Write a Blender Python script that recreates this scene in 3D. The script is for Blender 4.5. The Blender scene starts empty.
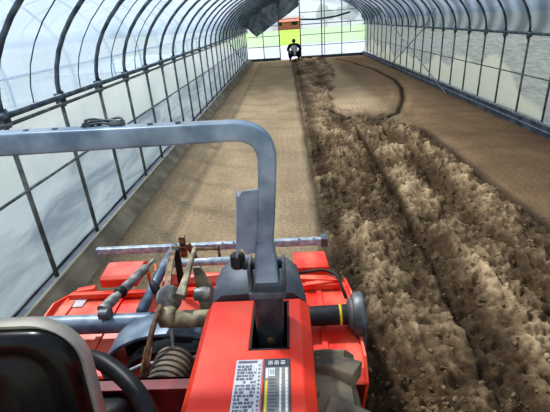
import bpy, bmesh, math, random
from mathutils import Vector, Matrix, noise, Euler
random.seed(7)
S = bpy.context.scene
COL = S.collection
R = math.radians
PI = math.pi

# ------------------------------------------------------------------ materials
def lin(c):
    return tuple((x/12.92 if x <= .04045 else ((x+.055)/1.055)**2.4) for x in (v/255 for v in c)) + (1,)

def new_mat(name):
    m = bpy.data.materials.new(name); m.use_nodes = True
    nt = m.node_tree; nt.nodes.clear()
    return m, nt, nt.nodes, nt.links

def paint(name, c1, c2=None, scale=12, rough=.45, metal=0.0, lo=.42, hi=.62, bump=0.0, dust=None, dust_amt=.5):
    """Paint / plastic / steel: two tones mixed by noise, optional dust lying on it."""
    m, nt, N, L = new_mat(name)
    out = N.new('ShaderNodeOutputMaterial'); b = N.new('ShaderNodeBsdfPrincipled')
    tc = N.new('ShaderNodeTexCoord'); nz = N.new('ShaderNodeTexNoise')
    nz.inputs['Scale'].default_value = scale; nz.inputs['Detail'].default_value = 6
    L.new(tc.outputs['Object'], nz.inputs['Vector'])
    r = N.new('ShaderNodeValToRGB'); r.color_ramp.elements[0].position = lo; r.color_ramp.elements[1].position = hi
    r.color_ramp.elements[0].color = lin(c1); r.color_ramp.elements[1].color = lin(c2 or c1)
    L.new(nz.outputs['Fac'], r.inputs['Fac'])
    colout = r.outputs['Color']
    if dust:
        geo = N.new('ShaderNodeNewGeometry'); sx = N.new('ShaderNodeSeparateXYZ'); L.new(geo.outputs['Normal'], sx.inputs[0])
        n2 = N.new('ShaderNodeTexNoise'); n2.inputs['Scale'].default_value = scale*.6; n2.inputs['Detail'].default_value = 8
        L.new(tc.outputs['Object'], n2.inputs['Vector'])
        mp = N.new('ShaderNodeMapRange'); mp.inputs[1].default_value = .42; mp.inputs[2].default_value = .7; mp.inputs[4].default_value = dust_amt
        L.new(n2.outputs['Fac'], mp.inputs[0])
        mu = N.new('ShaderNodeMath'); mu.operation = 'MULTIPLY'; mu.use_clamp = True
        ad = N.new('ShaderNodeMath'); ad.operation = 'ADD'; ad.inputs[1].default_value = .35; L.new(sx.outputs['Z'], ad.inputs[0])
        L.new(ad.outputs[0], mu.inputs[0]); L.new(mp.outputs[0], mu.inputs[1])
        mx = N.new('ShaderNodeMixRGB'); mx.inputs[2].default_value = lin(dust)
        L.new(mu.outputs[0], mx.inputs[0]); L.new(colout, mx.inputs[1]); colout = mx.outputs[0]
    L.new(colout, b.inputs['Base Color'])
    b.inputs['Roughness'].default_value = rough; b.inputs['Metallic'].default_value = metal
    if bump:
        bp = N.new('ShaderNodeBump'); bp.inputs['Strength'].default_value = bump; bp.inputs['Distance'].default_value = .01
        L.new(nz.outputs['Fac'], bp.inputs['Height']); L.new(bp.outputs[0], b.inputs['Normal'])
    L.new(b.outputs[0], out.inputs[0])
    return m

def film(name, col_a, col_b, clear_a, clear_b, scale=(1, 1, 1), nscale=1.2, tint=(240, 246, 250), lo=.35, hi=.65):
    """Polythene film: partly clear, partly milky; the milkiness drifts in soft streaks."""
    m, nt, N, L = new_mat(name)
    out = N.new('ShaderNodeOutputMaterial')
    tc = N.new('ShaderNodeTexCoord'); mp = N.new('ShaderNodeMapping'); mp.inputs['Scale'].default_value = scale
    L.new(tc.outputs['Object'], mp.inputs[0])
    nz = N.new('ShaderNodeTexNoise'); nz.inputs['Scale'].default_value = nscale; nz.inputs['Detail'].default_value = 5
    nz.inputs['Roughness'].default_value = .6; nz.inputs['Distortion'].default_value = .6
    L.new(mp.outputs[0], nz.inputs['Vector'])
    r = N.new('ShaderNodeMapRange'); r.inputs[1].default_value = lo; r.inputs[2].default_value = hi
    L.new(nz.outputs['Fac'], r.inputs[0])
    cm = N.new('ShaderNodeMixRGB'); cm.inputs[1].default_value = lin(col_a); cm.inputs[2].default_value = lin(col_b)
    L.new(r.outputs[0], cm.inputs[0])
    tr = N.new('ShaderNodeBsdfTransparent'); tr.inputs[0].default_value = lin(tint)
    tl = N.new('ShaderNodeBsdfTranslucent'); df = N.new('ShaderNodeBsdfDiffuse')
    L.new(cm.outputs[0], tl.inputs[0]); L.new(cm.outputs[0], df.inputs[0])
    m1 = N.new('ShaderNodeMixShader'); m1.inputs[0].default_value = .3
    L.new(tl.outputs[0], m1.inputs[1]); L.new(df.outputs[0], m1.inputs[2])
    cf = N.new('ShaderNodeMapRange'); cf.inputs[3].default_value = clear_a; cf.inputs[4].default_value = clear_b
    L.new(r.outputs[0], cf.inputs[0])
    m2 = N.new('ShaderNodeMixShader'); L.new(cf.outputs[0], m2.inputs[0])
    L.new(m1.outputs[0], m2.inputs[1]); L.new(tr.outputs[0], m2.inputs[2])
    L.new(m2.outputs[0], out.inputs[0])
    return m

M = {}
M['frame_blue'] = paint('blue grey paint', (96, 116, 132), (150, 168, 180), 9, .4, .15, .38, .7, .08, dust=(164, 160, 150), dust_amt=.4)
M['beam_blue'] = paint('worn blue grey steel', (92, 108, 122), (144, 156, 166), 10, .42, .15, .4, .66, .08)
M['bar_steel'] = paint('dull galvanised bar', (140, 152, 160), (184, 192, 196), 25, .4, .1)
M['red'] = paint('orange red paint', (220, 48, 22), (232, 68, 36), 5, .38, 0, dust=(214, 112, 84), dust_amt=.4)
M['red_tiller'] = paint('bright red paint', (226, 46, 24), (240, 76, 48), 7, .42, 0, dust=(238, 150, 118), dust_amt=.55)
M['maroon'] = paint('dark red chassis paint', (104, 26, 30), (136, 40, 40), 9, .5, 0)
M['black_plastic'] = paint('charcoal plastic', (62, 68, 74), (92, 98, 104), 10, .5, 0, dust=(120, 114, 104), dust_amt=.3)
M['bracket'] = paint('dark bracket steel', (48, 50, 54), (74, 76, 80), 14, .36, .3)
M['dark'] = paint('grimy black', (22, 22, 23), (44, 40, 36), 14, .6)
M['vinyl'] = paint('black seat vinyl', (9, 9, 10), (24, 21, 20), 4, .27, 0, bump=.03)
M['shell'] = paint('grey beige seat shell', (146, 146, 140), (178, 168, 148), 6, .5, 0, dust=(190, 172, 140), dust_amt=.4)
M['rubber'] = paint('black rubber grip', (14, 14, 15), (26, 26, 27), 20, .45)
M['tyre'] = paint('dusty tyre rubber', (78, 74, 64), (122, 112, 92), 8, .85, 0, bump=.3, dust=(146, 132, 106), dust_amt=.6)
M['rust'] = paint('rusty oiled steel', (88, 62, 42), (150, 122, 88), 22, .55, .2)
M['tan_metal'] = paint('dusty cast metal', (120, 112, 92), (176, 162, 128), 18, .6, .1)
M['grey_metal'] = paint('grey cylinder steel', (112, 112, 108), (168, 164, 152), 22, .45, .3)
M['yellow'] = paint('yellow band', (214, 186, 40), (226, 200, 70), 10, .5)
M['orange'] = paint('orange lug', (226, 110, 40), (200, 84, 30), 10, .5)
M['housing'] = paint('grey blue housing', (72, 80, 86), (108, 114, 116), 12, .45, .2, dust=(150, 140, 120), dust_amt=.5)
M['hoop'] = paint('dark galvanised pipe', (62, 78, 88), (104, 118, 124), 9, .45, .2)
M['post'] = paint('galvanised post', (84, 94, 96), (128, 132, 126), 9, .5, .2)
M['pipe_light'] = paint('light galvanised pipe', (150, 158, 162), (188, 194, 196), 9, .5, .2)
M['strap'] = paint('pale strap', (236, 240, 244), (246, 248, 250), 6, .7)
M['board_right'] = paint('slate grey board', (70, 80, 92), (108, 116, 122), 4, .7)
M['kerb'] = paint('weathered kerb board', (122, 113, 94), (158, 147, 122), 3, .85, bump=.2)
M['gap_fill'] = paint('pale gap filler', (150, 156, 158), (174, 178, 178), 5, .7)
M['cream'] = paint('cream batten', (196, 186, 158), (216, 206, 180), 5, .8)
M['black_strip'] = paint('black sheet strip', (28, 30, 30), (52, 54, 52), 6, .7)
M['label_grey'] = paint('label grey', (188, 186, 184), (204, 202, 198), 20, .45)
M['label_dark'] = paint('label dark', (50, 54, 62), (66, 70, 78), 20, .45)
M['print_dark'] = paint('printed ink', (84, 90, 102), (112, 116, 126), 40, .5)
M['print_white'] = paint('white ink', (226, 226, 220), (208, 210, 206), 40, .5)
M['print_red'] = paint('red ink', (190, 70, 60), (200, 90, 76), 40, .5)
M['skin'] = paint('skin', (170, 120, 92), (184, 132, 104), 8, .6)
M['hair'] = paint('dark hair', (48, 30, 30), (34, 24, 24), 20, .6)
M['navy'] = paint('navy cloth', (22, 28, 52), (34, 40, 66), 10, .85)
M['black_cloth'] = paint('black cloth', (20, 22, 30), (34, 36, 44), 10, .85)
M['white_cloth'] = paint('white cloth', (226, 226, 236), (206, 206, 222), 10, .85)
for k_ in ('vinyl', 'rubber'): M[k_].node_tree.nodes['Principled BSDF'].inputs['Specular IOR Level'].default_value = .32
M['curtain'] = film('grey shade cloth', (78, 86, 92), (112, 118, 124), .02, .08, (1, 1, 1), 3)
M['film_side'] = film('milky side film', (190, 197, 196), (220, 224, 222), .10, .26, (1, .45, 1), 1.4)
M['film_low'] = film('grey skirt film', (138, 148, 158), (188, 196, 202), .03, .10, (1, .35, 1.8), 2.6)
M['film_right'] = film('ribbed shade film', (186, 186, 180), (222, 218, 206), .02, .10, (1, .5, 1), 1.5)

def net_film():
    m, nt, N, L = new_mat('ribbed shade film')
    out = N.new('ShaderNodeOutputMaterial'); tc = N.new('ShaderNodeTexCoord'); sx = N.new('ShaderNodeSeparateXYZ'); L.new(tc.outputs['Object'], sx.inputs[0])
    n1 = N.new('ShaderNodeTexNoise'); n1.inputs['Scale'].default_value = .55; n1.inputs['Detail'].default_value = 1; L.new(tc.outputs['Object'], n1.inputs[0])
    mp = N.new('ShaderNodeMapping'); mp.inputs['Scale'].default_value = (1, 1.2, 14); L.new(tc.outputs['Object'], mp.inputs[0])
    n2 = N.new('ShaderNodeTexNoise'); n2.inputs['Scale'].default_value = 3.2; n2.inputs['Detail'].default_value = 4; L.new(mp.outputs[0], n2.inputs[0])
    # hem of the net: wavy height around half a metre
    th = N.new('ShaderNodeMath'); th.operation = 'MULTIPLY_ADD'; th.inputs[1].default_value = 2.6; th.inputs[2].default_value = -.72; L.new(n1.outputs['Fac'], th.inputs[0])
    df_ = N.new('ShaderNodeMath'); df_.operation = 'SUBTRACT'; L.new(sx.outputs['Z'], df_.inputs[0]); L.new(th.outputs[0], df_.inputs[1])
    net = N.new('ShaderNodeMapRange'); net.inputs[1].default_value = -.03; net.inputs[2].default_value = .06; L.new(df_.outputs[0], net.inputs[0])
    r = N.new('ShaderNodeMapRange'); r.inputs[1].default_value = .35; r.inputs[2].default_value = .65; L.new(n2.outputs['Fac'], r.inputs[0])
    c1 = N.new('ShaderNodeMixRGB'); c1.inputs[1].default_value = lin((162, 164, 160)); c1.inputs[2].default_value = lin((196, 196, 190)); L.new(r.outputs[0], c1.inputs[0])
    c2 = N.new('ShaderNodeMixRGB'); c2.inputs[1].default_value = lin((216, 214, 198)); L.new(net.outputs[0], c2.inputs[0]); L.new(c1.outputs[0], c2.inputs[2])
    tl = N.new('ShaderNodeBsdfTranslucent'); df = N.new('ShaderNodeBsdfDiffuse'); tr = N.new('ShaderNodeBsdfTransparent')
    L.new(c2.outputs[0], tl.inputs[0]); L.new(c2.outputs[0], df.inputs[0])
    m1 = N.new('ShaderNodeMixShader'); m1.inputs[0].default_value = .2; L.new(tl.outputs[0], m1.inputs[1]); L.new(df.outputs[0], m1.inputs[2])
    m2 = N.new('ShaderNodeMixShader'); m2.inputs[0].default_value = .05; L.new(m1.outputs[0], m2.inputs[1]); L.new(tr.outputs[0], m2.inputs[2])
    L.new(m2.outputs[0], out.inputs[0]); return m
M['film_right'] = net_film()
M['film_end'] = film('end wall film', (216, 228, 228), (238, 242, 246), .36, .52, (1, 1, 1), 1.5)

def roof_film():
    m, nt, N, L = new_mat('roof film')
    out = N.new('ShaderNodeOutputMaterial'); tc = N.new('ShaderNodeTexCoord')
    sx = N.new('ShaderNodeSeparateXYZ'); L.new(tc.outputs['Object'], sx.inputs[0])
    nz = N.new('ShaderNodeTexNoise'); nz.inputs['Scale'].default_value = 1.3; nz.inputs['Detail'].default_value = 5
    nz.inputs['Distortion'].default_value = 1.0
    mp = N.new('ShaderNodeMapping'); mp.inputs['Scale'].default_value = (1, .4, 1); L.new(tc.outputs['Object'], mp.inputs[0])
    L.new(mp.outputs[0], nz.inputs['Vector'])
    # folds of the shading net: diagonal bands
    wv = N.new('ShaderNodeTexWave'); wv.inputs['Scale'].default_value = 1.1; wv.inputs['Distortion'].default_value = 3.5
    wv.inputs['Detail'].default_value = 3; wv.bands_direction = 'DIAGONAL'
    L.new(tc.outputs['Object'], wv.inputs['Vector'])
    # shading net: right half of the roof all along, left half only toward the far end
    rx = N.new('ShaderNodeMapRange'); rx.inputs[1].default_value = 1.2; rx.inputs[2].default_value = 2.6; L.new(sx.outputs['X'], rx.inputs[0])
    ry = N.new('ShaderNodeMapRange'); ry.inputs[1].default_value = 12.; ry.inputs[2].default_value = 15.; L.new(sx.outputs['Y'], ry.inputs[0])
    mx = N.new('ShaderNodeMath'); mx.operation = 'MAXIMUM'; L.new(rx.outputs[0], mx.inputs[0]); L.new(ry.outputs[0], mx.inputs[1])
    mu = N.new('ShaderNodeMath'); mu.operation = 'MULTIPLY_ADD'; mu.inputs[1].default_value = .25; mu.inputs[2].default_value = .78
    L.new(wv.outputs['Fac'], mu.inputs[0])
    net = N.new('ShaderNodeMath'); net.operation = 'MULTIPLY'; net.use_clamp = True
    L.new(mx.outputs[0], net.inputs[0]); L.new(mu.outputs[0], net.inputs[1])
    cm = N.new('ShaderNodeMixRGB'); cm.inputs[1].default_value = lin((204, 214, 236)); cm.inputs[2].default_value = lin((88, 95, 105))
    L.new(net.outputs[0], cm.inputs[0])
    fl = N.new('ShaderNodeMath'); fl.operation = 'SUBTRACT'; fl.use_clamp = True; L.new(ry.outputs[0], fl.inputs[0]); L.new(rx.outputs[0], fl.inputs[1])
    cm0 = cm; cm = N.new('ShaderNodeMixRGB'); cm.inputs[2].default_value = lin((60, 67, 75)); L.new(fl.outputs[0], cm.inputs[0]); L.new(cm0.outputs[0], cm.inputs[1])
    tr = N.new('ShaderNodeBsdfTransparent'); tr.inputs[0].default_value = lin((236, 244, 252))
    tl = N.new('ShaderNodeBsdfTranslucent'); df = N.new('ShaderNodeBsdfDiffuse')
    L.new(cm.outputs[0], tl.inputs[0]); L.new(cm.outputs[0], df.inputs[0])
    m1 = N.new('ShaderNodeMixShader'); m1.inputs[0].default_value = .25; L.new(tl.outputs[0], m1.inputs[1]); L.new(df.outputs[0], m1.inputs[2])
    cl = N.new('ShaderNodeMapRange'); cl.inputs[1].default_value = .35; cl.inputs[2].default_value = .65
    cl.inputs[3].default_value = .55; cl.inputs[4].default_value = .88; L.new(nz.outputs['Fac'], cl.inputs[0])
    iv = N.new('ShaderNodeMath'); iv.operation = 'MULTIPLY_ADD'; iv.inputs[1].default_value = -.80; iv.inputs[2].default_value = 1.0; L.new(net.outputs[0], iv.inputs[0])
    tf = N.new('ShaderNodeMath'); tf.operation = 'MULTIPLY'; L.new(cl.outputs[0], tf.inputs[0]); L.new(iv.outputs[0], tf.inputs[1])
    m2 = N.new('ShaderNodeMixShader'); L.new(tf.outputs[0], m2.inputs[0]); L.new(m1.outputs[0], m2.inputs[1]); L.new(tr.outputs[0], m2.inputs[2])
    L.new(m2.outputs[0], out.inputs[0])
    return m
M['film_roof'] = roof_film()

def soil_mat():
    m, nt, N, L = new_mat('greenhouse soil')
    out = N.new('ShaderNodeOutputMaterial'); b = N.new('ShaderNodeBsdfPrincipled'); b.inputs['Roughness'].default_value = .95
    b.inputs['Specular IOR Level'].default_value = .05
    at = N.new('ShaderNodeAttribute'); at.attribute_name = 'dry'; tc = N.new('ShaderNodeTexCoord')
    n1 = N.new('ShaderNodeTexNoise'); n1.inputs['Scale'].default_value = 28; n1.inputs['Detail'].default_value = 9; n1.inputs['Roughness'].default_value = .75
    n2 = N.new('ShaderNodeTexNoise'); n2.inputs['Scale'].default_value = 1.6; n2.inputs['Detail'].default_value = 6
    L.new(tc.outputs['Object'], n1.inputs[0]); L.new(tc.outputs['Object'], n2.inputs[0])
    mr = N.new('ShaderNodeMapRange'); mr.inputs[1].default_value = .3; mr.inputs[2].default_value = .7; mr.inputs[3].default_value = .58; mr.inputs[4].default_value = 1.38
    L.new(n1.outputs['Fac'], mr.inputs[0])
    m2 = N.new('ShaderNodeMapRange'); m2.inputs[1].default_value = .3; m2.inputs[2].default_value = .7; m2.inputs[3].default_value = .88; m2.inputs[4].default_value = 1.1
    L.new(n2.outputs['Fac'], m2.inputs[0])
    mm = N.new('ShaderNodeMath'); mm.operation = 'MULTIPLY'; L.new(mr.outputs[0], mm.inputs[0]); L.new(m2.outputs[0], mm.inputs[1])
    vm = N.new('ShaderNodeVectorMath'); vm.operation = 'SCALE'; L.new(at.outputs['Color'], vm.inputs[0]); L.new(mm.outputs[0], vm.inputs['Scale'])
    L.new(vm.outputs[0], b.inputs['Base Color'])
    bp = N.new('ShaderNodeBump'); bp.inputs['Strength'].default_value = .8; bp.inputs['Distance'].default_value = .03
    L.new(n1.outputs['Fac'], bp.inputs['Height']); L.new(bp.outputs[0], b.inputs['Normal'])
    L.new(b.outputs[0], out.inputs[0]); return m
M['soil'] = soil_mat()
M['clod'] = paint('dry clods', (96, 78, 54), (150, 130, 98), 7, .95, bump=.5)
M['field'] = paint('bright rice field', (140, 186, 50), (160, 204, 70), .4, .9)
M['concrete'] = paint('pale concrete yard', (180, 184, 198), (200, 202, 212), .8, .9)
M['grass'] = paint('dry verge', (150, 156, 138), (176, 178, 162), .6, .9)
M['roof_tile'] = paint('orange tile roof', (190, 120, 96), (176, 106, 86), 2, .8)
M['house_wall'] = paint('pale house wall', (196, 186, 172), (206, 198, 186), 1, .8)
M['hill'] = paint('hazy hill', (186, 200, 204), (200, 212, 216), .05, 1)
M['tree'] = paint('tree leaves', (70, 104, 62), (112, 140, 84), .9, .95)
M['trunk'] = paint('bark', (84, 70, 56), (100, 86, 70), 3, .9)

# ------------------------------------------------------------------ mesh helpers
def obj(name, bm, m, parent=None, smooth=False, bevel=0):
    me = bpy.data.meshes.new(name); bmesh.ops.recalc_face_normals(bm, faces=bm.faces); bm.to_mesh(me); bm.free()
    me.materials.append(M[m] if isinstance(m, str) else m)
    o = bpy.data.objects.new(name, me); COL.objects.link(o)
    if parent: o.parent = parent
    if smooth:
        for p in me.polygons: p.use_smooth = True
        if smooth == 'auto':
            me.set_sharp_from_angle(angle=R(40))
    if bevel:
        b = o.modifiers.new('bevel', 'BEVEL'); b.width = bevel; b.segments = 3; b.limit_method = 'ANGLE'; b.angle_limit = R(40)
        b.harden_normals = False
    return o

def empty(name, loc, label=None, cat=None, group=None):
    o = bpy.data.objects.new(name, None); COL.objects.link(o); o.location = loc; o.empty_display_size = .1
    if label: tag(o, label, cat, group)
    return o

def tag(o, label, cat, group=None):
    o['label'] = label; o['category'] = cat
    if group: o['group'] = group
    return o

def struct(o, label=None):
    o['kind'] = 'structure'
    return o

def keep(child, root):
    """children are modelled in world coordinates; cancel the root's offset"""
    child.matrix_parent_inverse = Matrix.Translation(-Vector(root.location))
    return child

def part(name, bm, m, root, smooth=False, bevel=0, label=None):
    o = obj(name, bm, m, root, smooth, bevel)
    if root.parent is None: keep(o, root)
    if label: o['label'] = label
    return o

def box(bm, x0, x1, y0, y1, z0, z1):
    v = [bm.verts.new((x, y, z)) for z in (z0, z1) for y in (y0, y1) for x in (x0, x1)]
    for f in ((0, 1, 3, 2), (4, 5, 7, 6), (0, 1, 5, 4), (2, 3, 7, 6), (0, 2, 6, 4), (1, 3, 7, 5)):
        bm.faces.new([v[i] for i in f])
    return bm

def obox(bm, c, size, rot=(0, 0, 0)):
    mt = Matrix.Translation(c) @ Euler([R(a) for a in rot]).to_matrix().to_4x4()
    hx, hy, hz = (s/2 for s in size)
    v = [bm.verts.new(mt @ Vector((x, y, z))) for z in (-hz, hz) for y in (-hy, hy) for x in (-hx, hx)]
    for f in ((0, 1, 3, 2), (4, 5, 7, 6), (0, 1, 5, 4), (2, 3, 7, 6), (0, 2, 6, 4), (1, 3, 7, 5)):
        bm.faces.new([v[i] for i in f])
    return bm

def sweep(bm, path, profile, up=(0, 0, 1), scales=None, cap=True):
    """profile: list of (a, b), a along side = t x up, b along the true up"""
    path = [Vector(p) for p in path]; up = Vector(up); rings = []
    for i, p in enumerate(path):
        t = (path[min(i+1, len(path)-1)] - path[max(i-1, 0)]).normalized()
        s = t.cross(up)
        if s.length < 1e-4: s = t.cross(Vector((0, 1, 0)))
        s.normalize(); u = s.cross(t).normalized(); k = scales[i] if scales else 1
        rings.append([bm.verts.new(p + s*a*k + u*b*k) for a, b in profile])
    n = len(profile)
    for r0, r1 in zip(rings, rings[1:]):
        for j in range(n): bm.faces.new((r0[j], r0[(j+1) % n], r1[(j+1) % n], r1[j]))
    if cap:
        bm.faces.new(rings[0][::-1]); bm.faces.new(rings[-1])
    return bm

def circ(r, n=12): return [(r*math.cos(2*PI*i/n), r*math.sin(2*PI*i/n)) for i in range(n)]
def rect(w, h, c=.0):
    w, h = w/2, h/2
    if not c: return [(-w, -h), (w, -h), (w, h), (-w, h)]
    o = []
    for sx, sy, a0 in ((1, -1, -90), (1, 1, 0), (-1, 1, 90), (-1, -1, 180)):
        for k in range(4):
            a = R(a0 + 30*k); o.append((sx*(w-c) + c*math.cos(a), sy*(h-c) + c*math.sin(a)))
    return o
def tube(bm, path, r, n=12, up=(0, 0, 1), scales=None): return sweep(bm, path, circ(r, n), up, scales)

def rounded(pts, rad, n=6):
    """fillet the inner corners of a polyline"""
    pts = [Vector(p) for p in pts]; out = [pts[0]]
    for a, b, c in zip(pts, pts[1:], pts[2:]):
        d0 = (a-b).normalized(); d1 = (c-b).normalized(); k = min(rad, (a-b).length*.49, (c-b).length*.49)
        p0 = b+d0*k; p1 = b+d1*k
        for i in range(n+1):
            t = i/n; out.append(p0*(1-t)**2 + b*2*t*(1-t) + p1*t*t)
    out.append(pts[-1]); return out

def lathe(bm, origin, axis, prof, n=28):
    """prof: (along, radius)"""
    o = Vector(origin); ax = Vector(axis).normalized(); s = ax.orthogonal().normalized(); u = ax.cross(s); rings = []
    for h, r in prof:
        rings.append([bm.verts.new(o + ax*h + (s*math.cos(2*PI*i/n) + u*math.sin(2*PI*i/n))*max(r, 1e-4)) for i in range(n)])
    for r0, r1 in zip(rings, rings[1:]):
        for j in range(n): bm.faces.new((r0[j], r0[(j+1) % n], r1[(j+1) % n], r1[j]))
    bm.faces.new(rings[0][::-1]); bm.faces.new(rings[-1]); return bm

def prism(bm, poly, off):
    """extrude a planar 3-D polygon by vector off"""
    off = Vector(off); a = [bm.verts.new(p) for p in poly]; b = [bm.verts.new(Vector(p)+off) for p in poly]; n = len(a)
    bm.faces.new(a); bm.faces.new(b[::-1])
    for i in range(n): bm.faces.new((a[i], a[(i+1) % n], b[(i+1) % n], b[i]))
    return bm
B = bmesh.new

# ------------------------------------------------------------------ tunnel numbers
XL, XR, YN, YF, ZP, HR = -2.10, 4.20, -1.2, 24.0, 1.53, 1.55
XC, HW = (XL+XR)/2, (XR-XL)/2
STEP, Y0 = .84, 2.10
ORD = ['nearest', 'second', 'third', 'fourth', 'fifth', 'sixth', 'seventh', 'eighth', 'ninth', 'tenth', 'eleventh', 'twelfth', 'thirteenth',
       'fourteenth', 'fifteenth', 'sixteenth', 'seventeenth', 'eighteenth', 'nineteenth', 'twentieth', 'twenty-first', 'twenty-second',
       'twenty-third', 'twenty-fourth', 'twenty-fifth', 'twenty-sixth', 'twenty-seventh']
def hoop_pt(a, off=0):
    # a 0 (left purlin) .. pi (right purlin)
    return (XC - (HW+off)*math.cos(a), ZP + (HR+off)*math.sin(a))

# ---- floor -------------------------------------------------------
def edge_left(y): return .27 + .03*noise.noise(Vector((0, y*1.3, 3))) 
def edge_right(y):
    if y < 7.5: return 2.38 + .08*noise.noise(Vector((5, y*.9, 1)))
    if y < 9.4: return 2.38 - sm(7.5, 9.4, y)*1.35
    return 1.03 + sm(10, 19, y)*.9 + .22*noise.noise(Vector((5, y*1.1, 1)))
def sm(a, b, x):
    t = max(0, min(1, (x-a)/(b-a))); return t*t*(3-2*t)
TRACK = [(.9, 9.9), (1.3, 8.9), (1.95, 8.6), (2.4, 9.2), (2.9, 10.7), (3.3, 12.4), (3.5, 14), (3.45, 17), (3.1, 20), (2.6, 22.5)]
def track_d(x, y):
    d = 9
    for (ax, ay), (bx, by) in zip(TRACK, TRACK[1:]):
        vx, vy = bx-ax, by-ay; t = max(0, min(1, ((x-ax)*vx+(y-ay)*vy)/(vx*vx+vy*vy)))
        d = min(d, math.hypot(x-ax-vx*t, (y-ay-vy*t)*.6))
    return d
def ridge(v): return 1-abs(noise.noise(v))*2
def rough_mask(x, y):
    w = noise.noise(Vector((x*3, y*3, 7)))*.06
    m = sm(edge_left(y)-.03, edge_left(y)+.09, x+w*.4) * (1-sm(edge_right(y)-.05, edge_right(y)+.14, x+w))
    if 8.6 < y: # the disturbed tongue behind the turning mark
        m = max(m, .75*math.exp(-((x-1.5)/.8)**2 - ((y-9.0)/.7)**2))
    return m
def soil(x, y):
    """height and colour of the soil"""
    m = rough_mask(x, y); V = Vector
    h = .006*noise.noise(V((x*9, y*9, 0))) + .012*noise.noise(V((x*1.2, y*.5, 2)))
    # tine lines on the raked beds
    h += .004*math.sin(x*60 + noise.noise(V((x, y, 5)))*3) * (1-m)
    wob = .16*noise.noise(V((1, y*.55, 9))) + .05*noise.noise(V((4, y*1.9, 9)))
    xx = x + wob
    # long ridges left by the rotor and the wheels
    lng = (.022*math.exp(-((xx-.72)/.22)**2) + .050*math.exp(-((xx-1.50)/.15)**2) - .055*math.exp(-((xx-1.22)/.10)**2)
           + .040*math.exp(-((xx-2.12)/.13)**2) - .045*math.exp(-((xx-1.85)/.09)**2) - .03*math.exp(-((xx-.40)/.07)**2))
    wx = x+.10*noise.noise(V((x*2, y*2, 40))); wy = y+.15*noise.noise(V((x*2, y*2, 50)))
    lum = (.060*noise.noise(V((wx*2.4, wy*1.5, 1))) + .048*noise.noise(V((wx*6.5, wy*4.5, 4))) + .036*noise.noise(V((wx*15, wy*13, 6)))
           + .020*noise.noise(V((x*33, y*30, 8))))
    vo = lambda k, z: noise.voronoi(V((wx*k, wy*k*.85, z)))[0][0]
    lum += .10*max(0, .55-vo(6, 3))*sm(-.1, .25, noise.noise(V((x*2.1, y*1.3, 70)))) + .055*max(0, .6-vo(15, 5)) + .030*max(0, .6-vo(34, 9)) - .03
    clod = max(0, ridge(V((x*7+noise.noise(V((x*5, y*5, 3))), y*6, 12)))-.5)*.07
    fade = 1 if y < 8 else max(.6, 1-(y-8)*.04)
    gx = x-(1.17+.05*(y-3)-.006*(y-3)**2); lng -= .034*math.exp(-(gx/.022)**2) - .02*math.exp(-((gx-.075)/.04)**2)
    h += m*(.03 + (lng + lum*1.15 + clod)*fade)
    # furrow just beyond the right edge of the rough strip, and the step on the left edge
    dr = x-edge_right(y)-.1
    if y < 8: h -= .035*math.exp(-(dr/.07)**2)
    h -= .03*math.exp(-((x-edge_left(y)+.03)/.035)**2)
    td = track_d(x, y); h -= .03*math.exp(-(td/.07)**2); h += .02*math.exp(-((td-.22)/.08)**2)
    # colour: beds on the left warm tan, on the right darker
    t = sm(1.9, 2.8, x)
    base = [a*(1-t)+b*t for a, b in zip((172, 150, 120), (138, 114, 88))]
    far = sm(6, 16, y)*sm(2., 2.8, x); base = [a*(1-far)+b*far for a, b in zip(base, (146, 122, 96))]
    k = noise.noise(V((x*1.4, y*.45, 21))); base = [c*(1+.09*k) for c in base]
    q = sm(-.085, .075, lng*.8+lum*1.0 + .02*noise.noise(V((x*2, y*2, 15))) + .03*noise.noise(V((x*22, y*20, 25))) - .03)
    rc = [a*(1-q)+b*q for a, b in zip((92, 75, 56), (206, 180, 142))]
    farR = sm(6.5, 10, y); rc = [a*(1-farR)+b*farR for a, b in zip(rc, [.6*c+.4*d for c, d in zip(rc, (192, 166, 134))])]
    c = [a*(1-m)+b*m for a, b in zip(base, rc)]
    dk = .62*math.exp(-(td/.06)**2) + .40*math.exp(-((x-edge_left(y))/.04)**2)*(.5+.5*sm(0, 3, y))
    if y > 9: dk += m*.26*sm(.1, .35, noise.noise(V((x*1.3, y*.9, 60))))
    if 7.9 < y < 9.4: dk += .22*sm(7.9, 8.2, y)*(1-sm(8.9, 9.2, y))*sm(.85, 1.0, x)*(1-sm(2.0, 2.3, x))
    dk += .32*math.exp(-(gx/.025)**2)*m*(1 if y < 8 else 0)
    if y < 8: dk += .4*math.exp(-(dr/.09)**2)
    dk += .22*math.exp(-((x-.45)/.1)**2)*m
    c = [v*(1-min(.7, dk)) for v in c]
    # soil colour darkened in a soft band along the kerb
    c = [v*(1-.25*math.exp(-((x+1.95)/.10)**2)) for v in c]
    return h, c

def build_floor():
    ys = [YN, -.6, 0, .4]; y = .6
    while y < YF+.05: ys.append(y); y += max(.015, .0080*y)
    ys.append(YF+.08)
    xs = [XL-.02]; x = XL+.02
    while x < XR: 
        xs.append(x); x += .0155 if .15 < x < 2.6 else .035
    xs.append(XR+.05)
    verts, cols = [], []
    for yy in ys:
        for xx in xs:
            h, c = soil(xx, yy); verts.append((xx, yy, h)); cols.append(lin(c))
    nx = len(xs)
    faces = [(j*nx+i, j*nx+i+1, (j+1)*nx+i+1, (j+1)*nx+i) for j in range(len(ys)-1) for i in range(nx-1)]
    me = bpy.data.meshes.new('floor'); me.from_pydata(verts, [], faces)
    ca = me.color_attributes.new('dry', 'FLOAT_COLOR', 'POINT')
    ca.data.foreach_set('color', [v for c in cols for v in c])
    me.materials.append(M['soil'])
    for p in me.polygons: p.use_smooth = True
    o = bpy.data.objects.new('floor', me); COL.objects.link(o); struct(o)
build_floor()

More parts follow.
